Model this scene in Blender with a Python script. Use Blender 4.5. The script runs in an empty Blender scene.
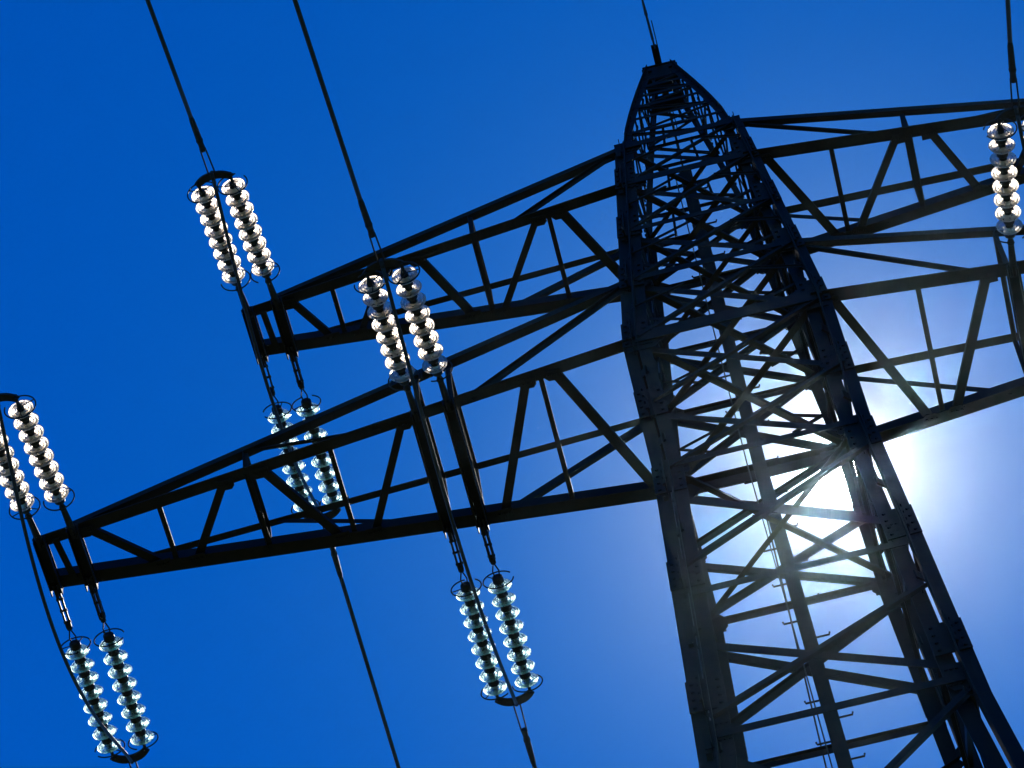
import bpy, bmesh, math, random
from mathutils import Vector, Matrix
random.seed(7)
R = math.radians
V = Vector
scene = bpy.context.scene
COL = scene.collection
H = 31.5                      # height of the lower cross-arm above the ground (m)

# ------------------------------------------------------------------ camera
def cam_axes(yaw, pitch, roll):
    f = V((math.sin(yaw) * math.cos(pitch), math.cos(yaw) * math.cos(pitch), math.sin(pitch)))
    r = V((math.cos(yaw), -math.sin(yaw), 0))
    u = r.cross(f)
    c, s = math.cos(roll), math.sin(roll)
    return c * r + s * u, -s * r + c * u, f
cr, cu, cf = cam_axes(R(-4.4425), R(56.605), R(-9.768))
cam_d = bpy.data.cameras.new('camera')
cam = bpy.data.objects.new('camera', cam_d)
COL.objects.link(cam)
m = Matrix((cr, cu, -cf)).transposed().to_4x4()
m.translation = V((-0.3957, -20.3313, H - 29.8958))
cam.matrix_world = m
cam_d.sensor_width = 36.0
cam_d.lens = 4146.2 * 36.0 / 1024.0
cam_d.clip_start = 0.1
cam_d.clip_end = 20000
scene.camera = cam

# ------------------------------------------------------------------ sun + sky
HAZE, HAZE_G = 0.000032, 0.987
SUN_PX = (838.5, 471.0)
f_px = 4146.2
sun_dir = (cr * (SUN_PX[0] - 512) - cu * (SUN_PX[1] - 384) + cf * f_px).normalized()
sun_el = math.asin(sun_dir.z)
sun_az = math.atan2(sun_dir.x, sun_dir.y)          # clockwise from +Y
sd = bpy.data.lights.new('sun', 'SUN')
sd.energy = 4.5
sd.angle = R(0.53)
sd.color = (1.0, 0.92, 0.81)
sun = bpy.data.objects.new('sun', sd)
COL.objects.link(sun)
sun.rotation_euler = (-sun_dir).to_track_quat('-Z', 'Y').to_euler()
sun.location = (0, 0, 80)

world = bpy.data.worlds.new('World')
scene.world = world
world.use_nodes = True
nt = world.node_tree
N, Lk = nt.nodes, nt.links
N.clear()
def node(tree, typ, **kw):
    n = tree.nodes.new(typ)
    for k, v in kw.items():
        setattr(n, k, v)
    return n
def math_node(tree, op, a, b=None, c=None):
    n = tree.nodes.new('ShaderNodeMath')
    n.operation = op
    for i, x in enumerate((a, b, c)):
        if x is None:
            continue
        if isinstance(x, (int, float)):
            n.inputs[i].default_value = x
        else:
            tree.links.new(x, n.inputs[i])
    return n.outputs[0]
out = node(nt, 'ShaderNodeOutputWorld')
sky = node(nt, 'ShaderNodeTexSky')
sky.sky_type = 'NISHITA'
sky.sun_disc = False
sky.sun_elevation = sun_el
sky.sun_rotation = sun_az
sky.altitude = 900
sky.air_density = 1.0
sky.dust_density = 0.0
sky.ozone_density = 3.0
hsv = node(nt, 'ShaderNodeHueSaturation')
hsv.inputs['Hue'].default_value = 0.5
hsv.inputs['Saturation'].default_value = 1.6
hsv.inputs['Value'].default_value = 1.0
Lk.new(sky.outputs[0], hsv.inputs['Color'])
tint = node(nt, 'ShaderNodeMix', data_type='RGBA', blend_type='MULTIPLY')
tint.inputs[0].default_value = 1.0
tint.inputs[7].default_value = (0.0, 0.55, 1.0, 1)
bg = node(nt, 'ShaderNodeBackground')
bg.inputs['Strength'].default_value = 0.13
Lk.new(hsv.outputs[0], tint.inputs[6])
Lk.new(tint.outputs[2], bg.inputs['Color'])
# circumsolar glow of the real sky: a function of the angle from the sun only
tc = node(nt, 'ShaderNodeTexCoord')
dot = node(nt, 'ShaderNodeVectorMath', operation='DOT_PRODUCT')
Lk.new(tc.outputs['Generated'], dot.inputs[0])
dot.inputs[1].default_value = sun_dir
ang = math_node(nt, 'MULTIPLY', math_node(nt, 'ARCCOSINE', math_node(nt, 'MINIMUM', dot.outputs['Value'], 0.9999999)), 180 / math.pi)
def falloff(amp, width):
    return math_node(nt, 'MULTIPLY', math_node(nt, 'EXPONENT', math_node(nt, 'MULTIPLY', ang, -1.0 / width)), amp)
def glow(strength_socket, col):
    b = node(nt, 'ShaderNodeBackground')
    b.inputs['Color'].default_value = (*col, 1)
    Lk.new(strength_socket, b.inputs['Strength'])
    return b.outputs[0]
disc = math_node(nt, 'MULTIPLY', math_node(nt, 'LESS_THAN', ang, 0.27), 60.0)
g1 = glow(falloff(1.10, 1.25), (1.0, 0.76, 0.58))
g2 = glow(falloff(5.0, 0.33), (1.0, 0.97, 0.93))
g4 = glow(falloff(0.45, 3.6), (0.0, 0.43, 0.38))
g3 = glow(disc, (1.0, 0.95, 0.88))
cur = bg.outputs[0]
for g in (g1, g2, g3, g4):
    a = node(nt, 'ShaderNodeAddShader')
    Lk.new(cur, a.inputs[0])
    Lk.new(g, a.inputs[1])
    cur = a.outputs[0]
Lk.new(cur, out.inputs['Surface'])

vs = scene.view_settings
vs.view_transform = 'Standard'
vs.look = 'None'
vs.exposure = 0.0
vs.gamma = 1.0
vs.use_curve_mapping = False

# ------------------------------------------------------------------ materials
def mat(name, base, rough=0.5, metal=0.0, var=0.25, scale=9.0, bump=0.15, second=None):
    mt = bpy.data.materials.new(name)
    mt.use_nodes = True
    t = mt.node_tree
    b = t.nodes['Principled BSDF']
    geo = t.nodes.new('ShaderNodeNewGeometry')
    n1 = t.nodes.new('ShaderNodeTexNoise')
    n1.inputs['Scale'].default_value = scale
    n1.inputs['Detail'].default_value = 6
    n1.inputs['Roughness'].default_value = 0.65
    t.links.new(geo.outputs['Position'], n1.inputs['Vector'])
    rp = t.nodes.new('ShaderNodeValToRGB')
    rp.color_ramp.elements[0].position = 0.32
    rp.color_ramp.elements[1].position = 0.7
    lo = [c * (1 - var) for c in base]
    hi = list(second) if second else [min(1, c * (1 + var)) for c in base]
    rp.color_ramp.elements[0].color = (*lo, 1)
    rp.color_ramp.elements[1].color = (*hi, 1)
    t.links.new(n1.outputs['Fac'], rp.inputs['Fac'])
    t.links.new(rp.outputs['Color'], b.inputs['Base Color'])
    mr = t.nodes.new('ShaderNodeMapRange')
    mr.inputs['To Min'].default_value = max(0.05, rough - 0.12)
    mr.inputs['To Max'].default_value = min(1, rough + 0.15)
    t.links.new(n1.outputs['Fac'], mr.inputs['Value'])
    t.links.new(mr.outputs['Result'], b.inputs['Roughness'])
    b.inputs['Metallic'].default_value = metal
    b.inputs['Specular IOR Level'].default_value = 0.25
    if bump:
        bp = t.nodes.new('ShaderNodeBump')
        bp.inputs['Strength'].default_value = bump
        bp.inputs['Distance'].default_value = 0.01
        t.links.new(n1.outputs['Fac'], bp.inputs['Height'])
        t.links.new(bp.outputs['Normal'], b.inputs['Normal'])
    return mt
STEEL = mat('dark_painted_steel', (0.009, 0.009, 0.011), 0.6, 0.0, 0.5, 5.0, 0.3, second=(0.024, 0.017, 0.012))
FITTING = mat('forged_fitting_steel', (0.03, 0.03, 0.034), 0.62, 0.15, 0.3, 20.0, 0.1)
CAP = mat('malleable_iron_cap', (0.03, 0.028, 0.028), 0.5, 0.3, 0.3, 30.0, 0.1)
WIRE = mat('weathered_aluminium_wire', (0.05, 0.05, 0.055), 0.5, 0.3, 0.2, 40.0, 0.1)
CONCRETE = mat('concrete', (0.33, 0.32, 0.30), 0.85, 0.0, 0.2, 4.0, 0.3)
GRASS = mat('meadow_grass', (0.035, 0.06, 0.02), 0.9, 0.0, 0.4, 0.6, 0.5, second=(0.06, 0.08, 0.03))

def glass_mat(name, tint, rough):
    g = bpy.data.materials.new(name)
    g.use_nodes = True
    t = g.node_tree
    b = t.nodes['Principled BSDF']
    b.inputs['Base Color'].default_value = (*tint, 1)
    b.inputs['Roughness'].default_value = rough
    b.inputs['IOR'].default_value = 1.5
    b.inputs['Transmission Weight'].default_value = 1.0
    geo = t.nodes.new('ShaderNodeNewGeometry')
    n1 = t.nodes.new('ShaderNodeTexNoise')
    n1.inputs['Scale'].default_value = 35
    n1.inputs['Detail'].default_value = 3
    t.links.new(geo.outputs['Position'], n1.inputs['Vector'])
    mr = t.nodes.new('ShaderNodeMapRange')
    mr.inputs['From Min'].default_value = 0.3
    mr.inputs['From Max'].default_value = 0.7
    mr.inputs['To Min'].default_value = rough * 0.5
    mr.inputs['To Max'].default_value = rough * 1.5
    t.links.new(n1.outputs['Fac'], mr.inputs['Value'])
    t.links.new(mr.outputs['Result'], b.inputs['Roughness'])
    return g
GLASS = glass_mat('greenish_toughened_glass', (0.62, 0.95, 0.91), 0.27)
GLASS_SUNLIGHT_TINT = glass_mat('sunlight_tinted_toughened_glass', (1.0, 0.90, 0.74), 0.36)  # near strings: cream warmth of the sunlight put into the glass colour

# ------------------------------------------------------------------ mesh helpers
def finish(name, bm, material, parent=None, smooth=False):
    bmesh.ops.recalc_face_normals(bm, faces=bm.faces[:])
    me = bpy.data.meshes.new(name)
    bm.to_mesh(me)
    bm.free()
    if smooth:
        for p in me.polygons:
            p.use_smooth = True
    me.materials.append(material)
    o = bpy.data.objects.new(name, me)
    COL.objects.link(o)
    if parent:
        o.parent = parent
    return o
def empty(name, loc=(0, 0, 0), parent=None):
    o = bpy.data.objects.new(name, None)
    o.empty_display_size = 0.2
    o.location = loc
    COL.objects.link(o)
    if parent:
        o.parent = parent
    return o
def tag(o, label, cat, group=None):
    o['label'] = label
    o['category'] = cat
    if group:
        o['group'] = group
    return o
def extrude_poly(bm, pts2, o, u, v, d):
    """closed prism: polygon pts2 in the (u, v) plane at o, extruded along vector d"""
    a = [bm.verts.new(o + u * x + v * y) for x, y in pts2]
    b = [bm.verts.new(o + u * x + v * y + d) for x, y in pts2]
    n = len(pts2)
    bm.faces.new(a[::-1])
    bm.faces.new(b)
    for i in range(n):
        j = (i + 1) % n
        bm.faces.new((a[i], a[j], b[j], b[i]))
def axes(p, q, hint):
    d = (q - p)
    dn = d.normalized()
    u = (hint - dn * hint.dot(dn)).normalized()
    v = dn.cross(u)
    return d, u, v
def angle_bar(bm, p, q, a, hint, b=None, t=None, flip=1, off=(0, 0)):
    """rolled steel angle from p to q; flange a along hint, flange b square to it"""
    p, q = V(p), V(q)
    b = b or a
    t = t or max(0.006, a * 0.1)
    d, u, v = axes(p, q, V(hint))
    v = v * flip
    pts = [(0, 0), (a, 0), (a, t), (t, t), (t, b), (0, b)]
    extrude_poly(bm, pts, p + u * off[0] + v * off[1], u, v, d)
def flat_bar(bm, p, q, w, t, hint):
    p, q = V(p), V(q)
    d, u, v = axes(p, q, V(hint))
    extrude_poly(bm, [(-w / 2, -t / 2), (w / 2, -t / 2), (w / 2, t / 2), (-w / 2, t / 2)], p, u, v, d)
def tube(bm, pts, r, seg=8, cap=True):
    pts = [V(p) for p in pts]
    rs = r if isinstance(r, (list, tuple)) else [r] * len(pts)
    rings = []
    u = None
    for i, p in enumerate(pts):
        d = (pts[min(i + 1, len(pts) - 1)] - pts[max(i - 1, 0)]).normalized()
        if u is None:
            h = V((0, 0, 1)) if abs(d.z) < 0.9 else V((1, 0, 0))
            u = (h - d * h.dot(d)).normalized()
        else:
            u = (u - d * u.dot(d)).normalized()
        v = d.cross(u)
        rings.append([bm.verts.new(p + (u * math.cos(2 * math.pi * k / seg) + v * math.sin(2 * math.pi * k / seg)) * rs[i]) for k in range(seg)])
    for a, b in zip(rings, rings[1:]):
        for k in range(seg):
            j = (k + 1) % seg
            bm.faces.new((a[k], a[j], b[j], b[k]))
    if cap:
        bm.faces.new(rings[0][::-1])
        bm.faces.new(rings[-1])
def bolt(bm, c, n, r=0.016, h=0.016):
    c, n = V(c), V(n).normalized()
    hnt = V((0, 0, 1)) if abs(n.z) < 0.9 else V((1, 0, 0))
    u = (hnt - n * hnt.dot(n)).normalized()
    v = n.cross(u)
    extrude_poly(bm, [(r * math.cos(k * math.pi / 3), r * math.sin(k * math.pi / 3)) for k in range(6)], c, u, v, n * h)
def lathe(bm, prof, seg=32, axis='Y', closed=True, shift=0.0):
    rings = []
    for r, z in prof:
        rings.append([bm.verts.new((r * math.cos(2 * math.pi * k / seg), z + shift, r * math.sin(2 * math.pi * k / seg))) for k in range(seg)])
    n = len(rings)
    for i in range(n if closed else n - 1):
        a, b = rings[i], rings[(i + 1) % n]
        for k in range(seg):
            j = (k + 1) % seg
            bm.faces.new((a[k], a[j], b[j], b[k]))
    if not closed:
        bm.faces.new(rings[0][::-1])
        bm.faces.new(rings[-1])

# ------------------------------------------------------------------ ground
bm = bmesh.new()
S = 2000.0
n = 24
vv = [[bm.verts.new((-S + 2 * S * i / n, -S + 2 * S * j / n, 0)) for j in range(n + 1)] for i in range(n + 1)]
for i in range(n):
    for j in range(n):
        bm.faces.new((vv[i][j], vv[i + 1][j], vv[i + 1][j + 1], vv[i][j + 1]))
g = finish('ground', bm, GRASS)
g['kind'] = 'structure'

# ------------------------------------------------------------------ the pylon
Z1, Z2, Z3, ZP = 1.054, 2.918, 3.651, 5.74
def half(z):
    """half width of the square body, z measured from the lower cross-arm"""
    if z > Z3:
        return 0.5262 + (0.125 - 0.5262) * ((z - Z3) / (ZP - Z3)) ** 1.18
    if z > 0:
        return 0.8 - 0.075 * z
    if z > -2.0:
        return 0.8
    if z > -6.0:
        return 0.8 + 0.042 * (-2.0 - z)
    return 0.968 + 0.10 * (-6.0 - z)
def lean(z):
    return 0.016 * min(6.0, max(0.0, -z))
def P(sx, sy, z):
    w = half(z)
    return V((sx * w + lean(z), sy * w, z))
pylon = empty('lattice_pylon', (0, 0, H))
tag(pylon, 'dark steel lattice pylon with two tiers of cross-arms and a pointed peak, against the sun', 'pylon')
CORNERS = [(-1, -1), (1, -1), (1, 1), (-1, 1)]
ground_z = -H
# legs: two angles set heel to heel (star section), spliced where the section changes
joints = [Z3 + 0.03, 3.05, 2.1, 1.15, 0.1, -1.0, -2.15, -3.55, -5.2, -9.0, -14.0, -20.0, ground_z + 0.25]
for sx, sy in CORNERS:
    bm = bmesh.new()
    for k in range(len(joints) - 1):
        za, zb = joints[k], joints[k + 1]
        a = 0.082 + 0.0065 * min(k, 9)
        knee = [za] + [q for q in (0.0, -2.0, -6.0) if za > q > zb] + [zb]
        for z0, z1 in zip(knee, knee[1:]):
            p, q = P(sx, sy, z0), P(sx, sy, z1)
            for s in (1, -1):
                angle_bar(bm, p, q, a, (s, 0, 0), off=(0.010, 0.010))
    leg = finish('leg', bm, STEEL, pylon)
    # splice plates and stay plates riveted over the joints
    for k, z in enumerate(joints[1:9]):
        w = 0.092 + 0.0068 * k
        p, q = P(sx, sy, z + 0.2), P(sx, sy, z - 0.2)
        for ax, sg in (((1, 0, 0), sy), ((0, 1, 0), sx)):
            nrm = V((0, 1, 0)) if ax[0] else V((1, 0, 0))
            off = nrm * (0.034 * sg)
            bm = bmesh.new()
            flat_bar(bm, p + off, q + off, w * 2.1, 0.012, ax)
            for i in range(4):
                c = p.lerp(q, (i + 0.5) / 4)
                for e in (-1, 1):
                    bolt(bm, c + off + V(ax) * e * w * 0.72 + nrm * sg * 0.006, nrm * sg)
            finish('splice_plate', bm, STEEL, leg)
    for z in [0.65, 1.6, 2.5, -0.5, -1.55, -2.9, -4.3, -5.9]:
        p, q = P(sx, sy, z + 0.05), P(sx, sy, z - 0.05)
        bm = bmesh.new()
        flat_bar(bm, p, q, 0.13, 0.018, (1, 1, 0) if sx * sy < 0 else (1, -1, 0))
        finish('batten_plate', bm, STEEL, leg)
    bm = bmesh.new()
    bmesh.ops.create_cone(bm, cap_ends=True, segments=20, radius1=0.55, radius2=0.42, depth=0.5)
    bmesh.ops.translate(bm, vec=P(sx, sy, ground_z) + V((0, 0, 0.25)), verts=bm.verts[:])
    finish('footing', bm, CONCRETE, pylon)

def face_member(name, p, q, size, nrm, outset=0.0, flip=1, flat=False):
    bm = bmesh.new()
    nrm = V(nrm)
    p, q = V(p) + nrm * outset, V(q) + nrm * outset
    d = (q - p).normalized()
    w = nrm.cross(d)
    if flat:
        flat_bar(bm, p, q, size, 0.012, w)
    else:
        angle_bar(bm, p, q, size, w * flip, b=size * 0.5, flip=1, off=(-size / 2, 0))
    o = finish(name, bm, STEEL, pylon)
    return o
# (z_top, z_bottom) of each X panel, its member size
panels = [(Z3, Z2, .055), (Z2, 2.0, .065), (1.95, Z1, .07), (Z1, 0.0, .075), (-0.05, -1.0, .07), (-1.1, -2.0, .075),
          (-2.35, -3.45, .085), (-4.45, -5.5, .085), (-5.9, -8.2, .09)]
horiz = [(Z3, .075), (Z2, .09), (1.97, .06), (Z1, .075), (0.0, .15), (-1.98, .07), (-3.86, .075), (-5.75, .08), (-8.6, .09)]
faces = [((-1, -1), (1, -1), (0, -1, 0)), ((1, -1), (1, 1), (1, 0, 0)), ((1, 1), (-1, 1), (0, 1, 0)), ((-1, 1), (-1, -1), (-1, 0, 0))]
for fi, (ca, cb, nrm) in enumerate(faces):
    for zt, zb, s in panels:
        face_member('brace', P(*ca, zb), P(*cb, zt), s, nrm, 0.032, 1)
        face_member('brace', P(*ca, zt), P(*cb, zb), s, nrm, -0.032, -1)
    for z, s in horiz:
        face_member('horizontal_strut', P(*ca, z), P(*cb, z), s, nrm, 0.055, -1)
    # lower, unseen part of the body: long crosses down to the footings
    for zt, zb in ((-9.0, -14.5), (-14.7, -22.0), (-22.2, ground_z + 0.6)):
        face_member('brace', P(*ca, zb), P(*cb, zt), .13, nrm, 0.05, 1)
        face_member('brace', P(*ca, zt), P(*cb, zb), .13, nrm, -0.05, -1)
    # gusset plates at the nodes of this face
    n_ = V(nrm)
    for z, hgt, wid in ((Z3, .22, .22), (Z2, .26, .26), (1.97, .20, .17), (Z1, .24, .24), (0.0, .34, .34), (-1.02, .24, .2), (-2.02, .30, .24), (-3.65, .30, .18), (-5.7, .32, .2)):
        for c, sg in ((ca, 1), (cb, -1)):
            bm = bmesh.new()
            o = P(*c, z) + n_ * 0.022
            wd = wid * (0.55 if nrm[0] else 1.0)
            inward = (P(*cb, z) - P(*ca, z)).normalized() * sg
            poly = [(-0.08, -hgt / 2), (wd * 0.45, -hgt / 2), (wd * 0.75, -hgt * 0.18), (wd * 0.75, hgt * 0.18), (wd * 0.45, hgt / 2), (-0.08, hgt / 2)]
            extrude_poly(bm, poly, o, inward, V((0, 0, 1)), n_ * 0.008)
            for bx in (0.06, 0.12, 0.18):
                for by in (-0.3, 0.0, 0.3):
                    bolt(bm, o + inward * bx * wid / .3 + V((0, 0, by * hgt)) + n_ * 0.008, n_, .014, .012)
            finish('gusset_plate', bm, STEEL, pylon)
# short redundant members between the crosses and the legs
for fi, (ca, cb, nrm) in enumerate(faces):
    for zt, zb, s in panels[:4]:
        zm = (zt + zb) / 2
        mid = (P(*ca, zm) + P(*cb, zm)) / 2
        for c, o_ in ((ca, cb), (cb, ca)):
            q = P(*c, zt).lerp(P(*o_, zb), .29)
            q2 = P(*c, zb).lerp(P(*o_, zt), .29)
            face_member('redundant_bar', P(*c, zm + .02), q, .034, nrm, 0.048, 1)
            face_member('redundant_bar', P(*c, zm - .02), q2, .034, nrm, -0.05, -1)
# plan bracing inside the body
for z, s in ((Z3, .045), (Z2, .055), (1.97, .05), (Z1, .06), (0.0, .065), (-1.98, .05)):
    for a, b, dz in (((-1, -1), (1, 1), 0.012), ((1, -1), (-1, 1), -0.012)):
        bm = bmesh.new()
        p, q = P(*a, z + dz), P(*b, z + dz)
        angle_bar(bm, p, q, s, V((0, 0, 1)).cross(q - p), off=(-s / 2, 0), b=s * .7)
        finish('plan_brace', bm, STEEL, pylon)

# peak: four converging corner angles, rings of struts, zigzag lacing and the top box
pk = [Z3, 4.02, 4.36, 4.68, 4.98, 5.24, 5.46]
peak = empty('peak', (0, 0, 0), pylon)
for sx, sy in CORNERS:
    bm = bmesh.new()
    for za, zb in zip([Z3 - .1] + pk[1:], pk[1:] + [ZP]):
        angle_bar(bm, P(sx, sy, za), P(sx, sy, zb + .02), 0.06, (-sx, 0, 0), flip=1 if sx * sy < 0 else -1)
    for k in range(9):
        z = Z3 + 0.15 + k * 0.21
        bolt(bm, P(sx, sy, z) + V((sx * 0.0, sy * 0.004, 0)), (0, sy, 0), .016, .016)
        bolt(bm, P(sx, sy, z + .05) + V((sx * 0.004, 0, 0)), (sx, 0, 0), .016, .016)
    finish('corner_angle', bm, STEEL, peak)
for ca, cb, nrm in faces:
    for k, z in enumerate(pk):
        if k == 0:
            continue
        o = face_member('ring_strut', P(*ca, z), P(*cb, z), .038, nrm, 0.012, -1)
        o.parent = peak
    for k in range(len(pk) - 1):
        a, b = (ca, cb) if k % 2 else (cb, ca)
        o = face_member('lacing', P(*a, pk[k]), P(*b, pk[k + 1]), .036, nrm, -0.012, 1)
        o.parent = peak
        # sub-vertical of each face panel
        mid0 = (P(*ca, pk[k]) + P(*cb, pk[k])) / 2
        o = face_member('lacing', P(*ca, pk[k]).lerp(P(*cb, pk[k]), .28 if k % 2 else .72), P(*ca, pk[k + 1]).lerp(P(*cb, pk[k + 1]), .28 if k % 2 else .72), .026, nrm, -0.014, 1)
        o.parent = peak
bm = bmesh.new()
w = half(ZP - 0.1)
for sgn in (-1, 1):
    for z, h in ((ZP - 0.16, .24),):
        extrude_poly(bm, [(-w - .03, -h / 2), (w + .03, -h / 2), (w + .03, h / 2), (-w - .03, h / 2)], V((0, sgn * (w + .012), z)), V((1, 0, 0)), V((0, 0, 1)), V((0, sgn * .012, 0)))
        extrude_poly(bm, [(-w, -h / 2), (w, -h / 2), (w, h / 2), (-w, h / 2)], V((sgn * (w + .010), 0, z)), V((0, 1, 0)), V((0, 0, 1)), V((sgn * .012, 0, 0)))
extrude_poly(bm, [(-w - .02, -w - .02), (w + .02, -w - .02), (w + .02, w + .02), (-w - .02, w + .02)], V((0, 0, ZP)), V((1, 0, 0)), V((0, 1, 0)), V((0, 0, .012)))
flat_bar(bm, (0, -w - .22, ZP + .035), (0, w + .22, ZP + .035), .07, .03, (1, 0, 0))
for sx in (-1, 1):
    for sy in (-1, 1):
        bolt(bm, (sx * w * .7, sy * (w + .024), ZP - .11), (0, sy, 0), .02, .02)
finish('top_cap', bm, STEEL, peak)

# climbing rail with step pegs up the middle of the far face
rail = empty('climbing_rail', (0, 0, 0), pylon)
rz = [-9.0, -6.0, -2.0, 0.0, Z3, 4.45]
bm = bmesh.new()
def RP(z):
    return V((lean(z), half(z) - 0.07, z))
for za, zb in zip(rz, rz[1:]):
    flat_bar(bm, RP(za), RP(zb), .12, .03, (1, 0, 0))
    flat_bar(bm, RP(za) + V((0, .035, 0)), RP(zb) + V((0, .035, 0)), .02, .04, (1, 0, 0))
finish('rail_bar', bm, STEEL, rail)
bm = bmesh.new()
for za, zb in zip(rz, rz[1:]):
    tube(bm, [RP(za) + V((-.105, -.02, 0)), RP(zb) + V((-.105, -.02, 0))], .006, 6)
finish('safety_cable', bm, WIRE, rail)
z = -6.5
k = 0
while z < 4.3:
    s = 1 if k % 2 else -1
    bm = bmesh.new()
    c = RP(z)
    tube(bm, [c + V((s * .055, 0, 0)), c + V((s * .17, 0, .0)), c + V((s * .175, 0, .03))], .009, 6)
    finish('step_peg', bm, STEEL, rail)
    z += .26
    k += 1

# cross-arms -----------------------------------------------------------------
BEAMW = 0.30
def cross_arm(sgn, low):
    """built for the -X side; the +X arm is the same truss turned half a turn about the mast"""
    root = empty('cross_arm', (0, 0, 0), pylon)
    def T(p):
        p = V(p)
        return p if sgn < 0 else V((-p.x, -p.y, p.z))
    def D(h):
        h = V(h)
        return h if sgn < 0 else V((-h.x, -h.y, h.z))
    zb = 0.0 if low else Z2
    zt = Z1 if low else Z3
    wb, wt = half(zb), half(zt)
    XT = 6.264 if low else 4.267            # tip
    XB = XT - (0.309 if low else 0.283)     # second tip beam
    dT = 0.218 if low else 0.21
    hT = 0.045 if low else 0.07
    def bot(x, sy):
        t = (x - wb) / (XT - wb)
        return V((-x, sy * (wb + (dT - wb) * t), zb))
    dB = abs(bot(XB, 1).y)
    def top(x, sy):
        t = (x - wt) / (XB - wt)
        return V((-x, sy * (wt + (dB - wt) * t), zt + (zb + hT - zt) * t))
    def member(name, p, q, a, hint, b=None, flip=1, off=(0, 0)):
        bm = bmesh.new()
        if sgn < 0:
            angle_bar(bm, p, q, a, hint, b=b, flip=flip, off=off)
        else:
            angle_bar(bm, T(p), T(q), a, D(hint), b=b, flip=flip, off=off)
        return finish(name, bm, STEEL, root)
    ab = .116 if low else .107
    at = .085 if low else .08
    for sy in (-1, 1):
        # bottom chord: wide flange flat, upright flange on the inner edge
        member('bottom_chord', bot(XT + .04, sy), bot(wb - .05, sy), ab * (1.12 if sy > 0 else 1), (0, sy, 0), b=ab, flip=-1 if sy < 0 else 1, off=(-ab * .45, 0))
        member('top_chord', top(XB, sy), top(wt - .05, sy), at * (1 if sy < 0 else .8), (0, -sy, 0), b=at * .75, flip=1 if sy < 0 else -1, off=(-at * .4, 0))
    # bottom face lacing: (near x, far x, size)
    if low:
        lac = [(5.87, 5.30, .078), (5.18, 5.18, .045), (4.56, 5.00, .075), (4.24, 3.72, .08), (3.6, 3.6, .045), (2.92, 3.43, .07), (1.79, 2.28, .08), (1.67, 1.67, .045), (1.56, .92, .085)]
    else:
        lac = [(3.88, 3.58, .07), (3.46, 3.46, .045), (2.94, 3.32, .06), (2.62, 2.25, .08), (1.44, 1.97, .065), (1.34, 1.34, .045), (1.24, .72, .085)]
    for k, (xn, xf, s) in enumerate(lac):
        p, q = bot(xn, -1), bot(xf, 1)
        lift = V((0, 0, .014 + .002 * (k % 3)))
        member('bottom_lacing', p + lift, q + lift, s, V((0, 0, 1)).cross(q - p), b=s * .6, off=(-s / 2, 0))
    # side braces on the near and far trusses
    if low:
        sb = [(-1, 4.27, 3.12, .055), (-1, .78, 2.3, .065), (1, 4.27, 2.74, .055), (1, .8, 2.3, .075)]
        frames = [4.38, 2.79, 2.49]
    else:
        sb = [(-1, 3.49, 2.4, .05), (-1, .66, 1.73, .055), (1, 3.37, 2.25, .055), (1, .68, 1.98, .07)]
        frames = [2.09]
    for sy, xt, xb, s in sb:
        p, q = top(xt, sy), bot(xb, sy)
        ins = V((0, -sy * .012, 0))
        member('side_brace', p + ins, q + ins, s, V((0, sy, 0)).cross(q - p), b=s * .6, off=(-s / 2, 0))
    for x in frames:
        beam = low and x < 3
        for sy in (-1, 1):
            member('frame_post', top(x, sy), bot(x, sy), .045, (1, 0, 0), b=.035)
        member('frame_strut', top(x, -1) - V((0, 0, .02)), top(x, 1) - V((0, 0, .02)), .045, (1, 0, 0), b=.035)
        if not beam:
            member('frame_strut', bot(x, -1) + V((0, 0, .02)), bot(x, 1) + V((0, 0, .02)), .05, (1, 0, 0), b=.04)
    # beams that carry the insulator strings (pairs of channels, lugs at both ends)
    spots = [XT, XB] + ([2.787, 2.494] if low else [])
    for x in spots:
        bm = bmesh.new()
        p, q = bot(x, -1), bot(x, 1)
        w_ = .052 if x > 3 else .05
        for e, sgx in ((-1, 1), (1, -1)):
            a_, b_ = p + V((e * w_, -.08, -.012)), q + V((e * w_, .08, -.012))
            if sgn < 0:
                angle_bar(bm, a_, b_, .10, (0, 0, -1), b=.045, flip=e)
            else:
                angle_bar(bm, T(a_), T(b_), .10, (0, 0, -1), b=.045, flip=e)
        pa, qa = p + V((0, -.07, -.026)), q + V((0, .07, -.026))
        flat_bar(bm, T(pa), T(qa), .125, .01, (1, 0, 0))
        for c, sy in ((p, -1), (q, 1)):
            c2 = c + V((0, sy * .06, -.05))
            extrude_poly(bm, [(-.05, -.07), (.05, -.07), (.05, .03), (.025, .06), (-.025, .06), (-.05, .03)], T(c2 + V((-.011, 0, 0))), D((0, sy, 0)), V((0, 0, 1)), D((.022, 0, 0)))
            bolt(bm, T(c2 + V((.011, sy * .02, 0))), D((1, 0, 0)), .022, .03)
        finish('carrier_beam', bm, STEEL, root)
    # small post between the two tip beams, end plate
    bm = bmesh.new()
    xa, xb_ = XT - .05, XB + .05
    flat_bar(bm, T(bot(XT - .13, -1) + V((0, 0, -.018))), T(bot(XB + .13, 1) + V((0, 0, -.018))), .06, .01, (1, 0, 0))
    finish('tip_stay', bm, STEEL, root)
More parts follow.
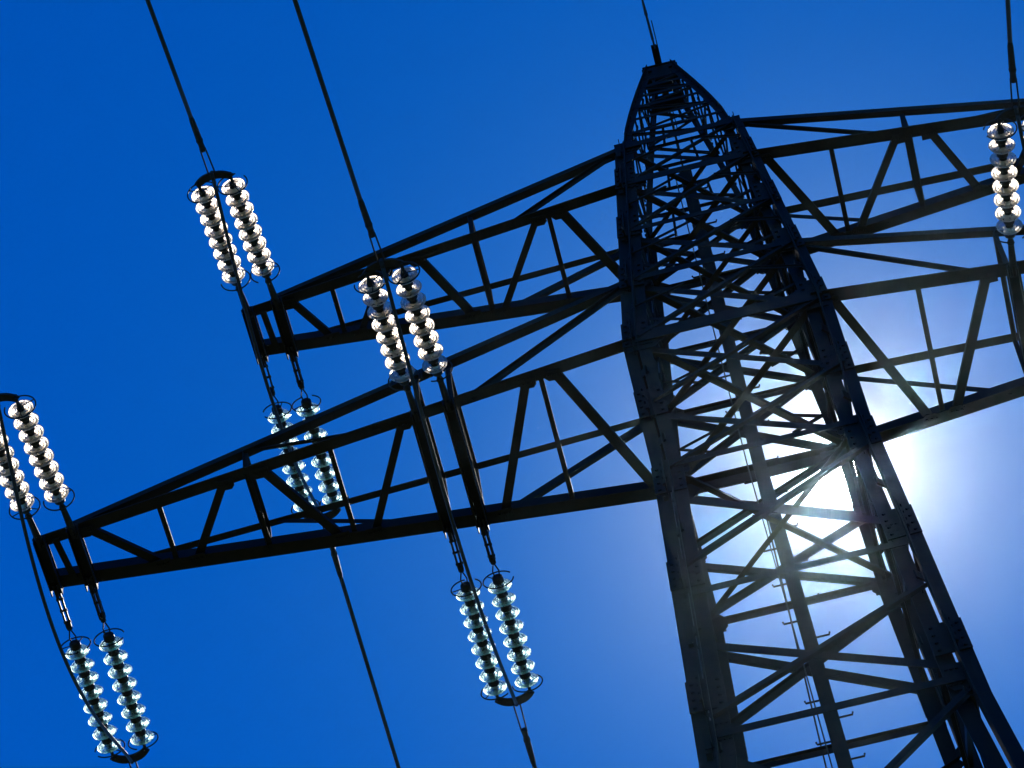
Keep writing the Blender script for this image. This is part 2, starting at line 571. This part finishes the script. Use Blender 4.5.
    # joint plates with bolts along the chords
    for sy in (-1, 1):
        for i, l in enumerate(lac):
            if l[2] < .05:
                continue
            x = l[0] if sy < 0 else l[1]
            c = bot(x, sy) + V((0, -sy * .03, -.0125 if i % 2 else -.0165))
            bm = bmesh.new()
            extrude_poly(bm, [(-.075, -.05), (.075, -.05), (.075, .02), (.045, .055), (-.045, .055), (-.075, .02)], T(c), D((1, 0, 0)), D((0, 1, 0)), V((0, 0, -.008)))
            for bx in (-.045, 0, .045):
                bolt(bm, T(c + V((bx, .0, -.008))), (0, 0, -1), .014, .013)
            finish('joint_plate', bm, STEEL, root)
    return {'tip': XT - (XT - XB) / 2, 'y': dT, 'mid': 2.64, 'bot': bot}
arms = {}
for low in (True, False):
    for sgn in (-1, 1):
        arms[(sgn, low)] = cross_arm(sgn, low)

# ------------------------------------------------------------------ air
if HAZE:
    bm = bmesh.new()
    bmesh.ops.create_cube(bm, size=1)
    hz = bpy.data.materials.new('air')
    hz.use_nodes = True
    t = hz.node_tree
    t.nodes.remove(t.nodes['Principled BSDF'])
    pv = t.nodes.new('ShaderNodeVolumePrincipled')
    pv.inputs['Color'].default_value = (0.48, 0.74, 1.0, 1)
    pv.inputs['Density'].default_value = HAZE
    pv.inputs['Anisotropy'].default_value = HAZE_G
    t.links.new(pv.outputs[0], t.nodes['Material Output'].inputs['Volume'])
    bmesh.ops.scale(bm, vec=(4400, 4400, H + ZP + 4), verts=bm.verts[:])
    bmesh.ops.translate(bm, vec=(0, 0, (H + ZP + 4) / 2 - 1), verts=bm.verts[:])
    hb = finish('haze', bm, hz)
    hb['kind'] = 'stuff'

# ------------------------------------------------------------------ insulator sets
PITCH = 0.146
GL = [(.040, -.032), (.058, -.030), (.078, -.020), (.096, -.006), (.108, .008), (.1125, .017), (.111, .023), (.105, .021),
      (.100, .008), (.094, .005), (.090, .011), (.087, .027), (.083, .031), (.078, .027), (.075, .008), (.070, .004),
      (.066, .010), (.063, .031), (.058, .035), (.054, .031), (.051, .008), (.046, .004), (.040, .016), (.034, .016), (.032, -.002), (.031, -.030)]
bm = bmesh.new()
lathe(bm, GL, 40)
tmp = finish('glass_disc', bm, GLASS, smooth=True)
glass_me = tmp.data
sunlight_tint_me = glass_me.copy()
sunlight_tint_me.materials[0] = GLASS_SUNLIGHT_TINT
bpy.data.objects.remove(tmp)
bm = bmesh.new()
lathe(bm, [(.018, -.100), (.036, -.098), (.047, -.088), (.050, -.070), (.050, -.040), (.050, -.030), (.047, -.022), (.030, -.020)], 20, closed=False)
lathe(bm, [(.030, .000), (.033, .014), (.034, .036), (.026, .044), (.024, .064)], 14, closed=False)
tmp = finish('metal_cap', bm, CAP, smooth=True)
cap_me = tmp.data
bpy.data.objects.remove(tmp)
bm = bmesh.new()
RG = 0.138
ring_pts = [(RG * math.cos(R(a)), 0, RG * math.sin(R(a))) for a in range(100, 421, 8)]
tube(bm, ring_pts, .0065, 8)
tube(bm, [(RG * math.cos(R(200)), 0, RG * math.sin(R(200))), (.03, .0, .01)], .005, 6)
tube(bm, [(RG * math.cos(R(320)), 0, RG * math.sin(R(320))), (-.03, .0, -.01)], .005, 6)
tmp = finish('arcing_ring', bm, FITTING, smooth=True)
ring_me = tmp.data
bpy.data.objects.remove(tmp)
def share(name, me, parent, loc, roty=0.0):
    o = bpy.data.objects.new(name, me)
    o.parent = parent
    o.location = loc
    o.rotation_euler = (0, roty, 0)
    COL.objects.link(o)
    return o
proto_parts = {}
def rod_mesh(L, near):
    bm = bmesh.new()
    if near:
        tube(bm, [(0, 0, 0), (0, .05, 0), (0, .06, 0), (0, L - .10, 0), (0, L - .08, 0), (0, L - .02, 0)], [.028, .028, .036, .026, .034, .016], 10)
        flat_bar(bm, (0.0, -.03, 0), (0, .08, 0), .06, .018, (1, 0, 0))
    else:
        for e in (-1, 1):
            flat_bar(bm, (e * .018, -.02, 0), (e * .018, L - .17, 0), .018, .05, (1, 0, 0))
        for k in range(4):
            c = .02 + k * (L - .24) / 3
            tube(bm, [(-.034, c, 0), (.034, c, 0)], .012, 8)
        tube(bm, [(0, L - .20, 0), (0, L - .14, 0)], .026, 8)
        for e in (-1, 1):
            tube(bm, [(0, L - .15, 0), (e * .028, L - .06, 0), (e * .022, L, 0)], .007, 6)
        tube(bm, [(-.03, L - .005, 0), (.03, L - .005, 0)], .009, 8)
    tmp = finish('link_rod', bm, FITTING)
    me = tmp.data
    bpy.data.objects.remove(tmp)
    return me
def yoke_mesh():
    bm = bmesh.new()
    outer, inner = [], []
    for k in range(13):
        t = -1 + 2 * k / 12
        outer.append((t * .185, .105 - .085 * abs(t) ** 2.6))
        inner.append((t * .135, .030 - .045 * abs(t) ** 2.2))
    poly = outer + inner[::-1]
    extrude_poly(bm, poly, V((0, 0, -.011)), V((1, 0, 0)), V((0, 1, 0)), V((0, 0, .022)))
    for x in (-.15, .15):
        tube(bm, [(x, .02, -.03), (x, .02, .03)], .018, 10)
        tube(bm, [(x, -.07, 0), (x, .03, 0)], .015, 8)
    tube(bm, [(0, .08, -.035), (0, .08, .035)], .02, 10)
    tmp = finish('yoke_plate', bm, FITTING)
    me = tmp.data
    bpy.data.objects.remove(tmp)
    return me
def clamp_mesh():
    bm = bmesh.new()
    for e in (-1, 1):                       # long twin-bar extension link
        tube(bm, [(e * .022, .07, 0), (e * .030, .12, 0), (e * .024, .40, 0), (e * .012, .44, 0)], .008, 6)
    tube(bm, [(-.03, .09, 0), (.03, .09, 0)], .014, 8)
    tube(bm, [(0, .38, 0), (0, .46, 0)], [.03, .026], 10)
    tube(bm, [(0, .44, 0), (0, .50, 0), (0, .52, 0), (0, .74, 0), (0, .80, 0)], [.022, .034, .030, .026, .018], 10)
    tube(bm, [(0, .10, -.01), (0, .08, -.04), (0, .02, -.055)], .018, 8)   # jumper lug
    tmp = finish('tension_clamp', bm, FITTING)
    me = tmp.data
    bpy.data.objects.remove(tmp)
    return me
yoke_me, clamp_me = yoke_mesh(), clamp_mesh()
rod_near, rod_far = rod_mesh(.43, True), rod_mesh(.60, False)
NDISC = 8
def insulator_set(origin, az, de, near, spacing=0.30):
    """two parallel strings of glass discs; local +Y runs along the strings, away from the arm"""
    root = empty('insulator_set', V(origin) + V((0, 0, H)))
    yawr = -az if not near else math.pi + az
    root.rotation_euler = (0, 0, 0)
    root.rotation_mode = 'XYZ'
    mrot = Matrix.Rotation(yawr, 4, 'Z') @ Matrix.Rotation(-de, 4, 'X')
    root.rotation_euler = mrot.to_euler('XYZ')
    s0 = .52 if near else .69
    for e in (-1, 1):
        x = e * spacing / 2
        share('link_rod', rod_near if near else rod_far, root, (x, 0, 0), .12 * e)
        st = empty('insulator_string', (x, 0, 0), root)
        for k in range(NDISC):
            y = s0 + k * PITCH
            a = random.uniform(0, 6.28)
            tilt = (random.gauss(0, .02), a, random.gauss(0, .02))
            share('glass_disc', sunlight_tint_me if near else glass_me, st, (0, y, 0)).rotation_euler = tilt
            share('metal_cap', cap_me, st, (0, y, 0)).rotation_euler = tilt
        ends = (s0 - .055, s0 + (NDISC - 1) * PITCH + .045)
        share('arcing_ring', ring_me, st, (0, ends[0], 0), random.uniform(0, 6.28))
        share('arcing_ring', ring_me, st, (0, ends[1], 0), random.uniform(0, 6.28))
    Ly = s0 + (NDISC - 1) * PITCH + .135
    share('yoke_plate', yoke_me, root, (0, Ly, 0))
    share('tension_clamp', clamp_me, root, (0, Ly, 0))
    world_m = Matrix.Translation(root.location) @ mrot
    return root, world_m @ V((0, Ly + .78, 0)), world_m @ V((0, Ly + .06, -.05)), (mrot @ V((0, 1, 0)))
def cable(name, pts, r, seg=8):
    bm = bmesh.new()
    tube(bm, pts, r, seg)
    return finish(name, bm, WIRE, smooth=True)
def span_wire(start, az, de, sy, length, name, r):
    d = V((math.sin(az), sy * math.cos(az), 0))
    pts = []
    c = 0.00030
    for k in range(25):
        s = length * (k / 24) ** 1.4
        pts.append(start + d * s + V((0, 0, -math.tan(de) * s + c * s * s)))
    return cable(name, pts, r)
def jumper(a, b, bow, sag, name):
    pts = []
    for k in range(33):
        t = k / 32
        e = 1 - (2 * t - 1) ** 2
        e2 = e ** 1.2
        p = a.lerp(b, t) + V((bow * e2, 0, -sag * e2))
        pts.append(p)
    return cable(name, pts, .0165)

G_INS = 'double glass insulator sets on the cross-arms'
G_CON = 'conductor cables of the line'
G_JMP = 'jumper cables looping under the cross-arms'
# side, low arm?, tip?, near azimuth, near droop, far azimuth, far droop, bow, wire az near, words
sets = [
    (-1, True, True, -1.2, 8.6, .1, 5.2, -.08, -1.3, 'the left tip of the lower cross-arm'),
    (-1, True, False, -1.9, 7.2, .5, 5.2, 0.0, -1.3, 'the middle of the left lower cross-arm'),
    (-1, False, True, -1.5, 10.4, -.6, 2.4, -.02, -1.46, 'the left tip of the upper cross-arm'),
    (1, True, False, 3.2, 7.2, .5, 5.2, .0, 5.2, 'the middle of the right lower cross-arm'),
    (1, False, True, 3.2, 8.5, .5, 4.0, .02, 5.2, 'the right tip of the upper cross-arm'),
    (1, True, True, 3.2, 8.5, .5, 5.0, .08, 5.2, 'the right tip of the lower cross-arm'),
]
for sx, low, tip, azn, den, azf, def_, bow, azw, where in sets:
    arm = arms[(sx, low)]
    x = arm['tip'] if tip else arm['mid']
    c = arm['bot'](x, 1)
    y = abs(c.y)
    zb = c.z
    sp = (.309 if low else .283) if tip else .293
    rn, wn, jn, _ = insulator_set((sx * x, -y - .0, zb - .05), R(azn), R(den), True, sp)
    tag(rn, 'sunlit white double glass insulator set above ' + where, 'insulator', G_INS)
    rf, wf, jf, _ = insulator_set((sx * x, y + .0, zb - .05), R(azf), R(def_), False, sp)
    tag(rf, 'green-tinted double glass insulator set below ' + where, 'insulator', G_INS)
    o = span_wire(wn, R(azw), R(den - 1.5), -1, 56, 'conductor_cable', .020)
    tag(o, 'dark conductor cable running up the sky from ' + where, 'cable', G_CON)
    o = span_wire(wf, R(.15), R(def_ + .5), 1, 56, 'conductor_cable', .020)
    tag(o, 'dark conductor cable running down the sky from ' + where, 'cable', G_CON)
    o = jumper(jn, jf, bow, .75, 'jumper_cable')
    tag(o, 'thin dark jumper cable looping past ' + where, 'cable', G_JMP)
# earth wire over the peak, both spans
for sy, az, words in ((-1, -1.3, 'dark earth wire rising from the pylon peak out of the top of the picture'), (1, .2, 'thin earth wire running back from the pylon peak behind the lattice')):
    w = half(ZP)
    st = V((0, sy * (w + .2), H + ZP + .03))
    o = span_wire(st + V((0, sy * .02, -.02)), R(az), R(5), sy, 56, 'earth_wire', .010)
    tag(o, words, 'cable', 'earth wire spans')
    bm = bmesh.new()
    d = V((math.sin(R(az)), sy * math.cos(R(az)), -math.tan(R(5)))).normalized()
    tube(bm, [st, st + d * .1, st + d * .12, st + d * .40, st + d * .42, st + d * .6], [.008, .008, .014, .012, .017, .010], 8)
    tube(bm, [st + V((0.03, 0, 0)), st + d * .35 + V((.035, 0, -.02))], .006, 6)
    cl = finish('wire_clamp', bm, FITTING)
    cl.parent = o
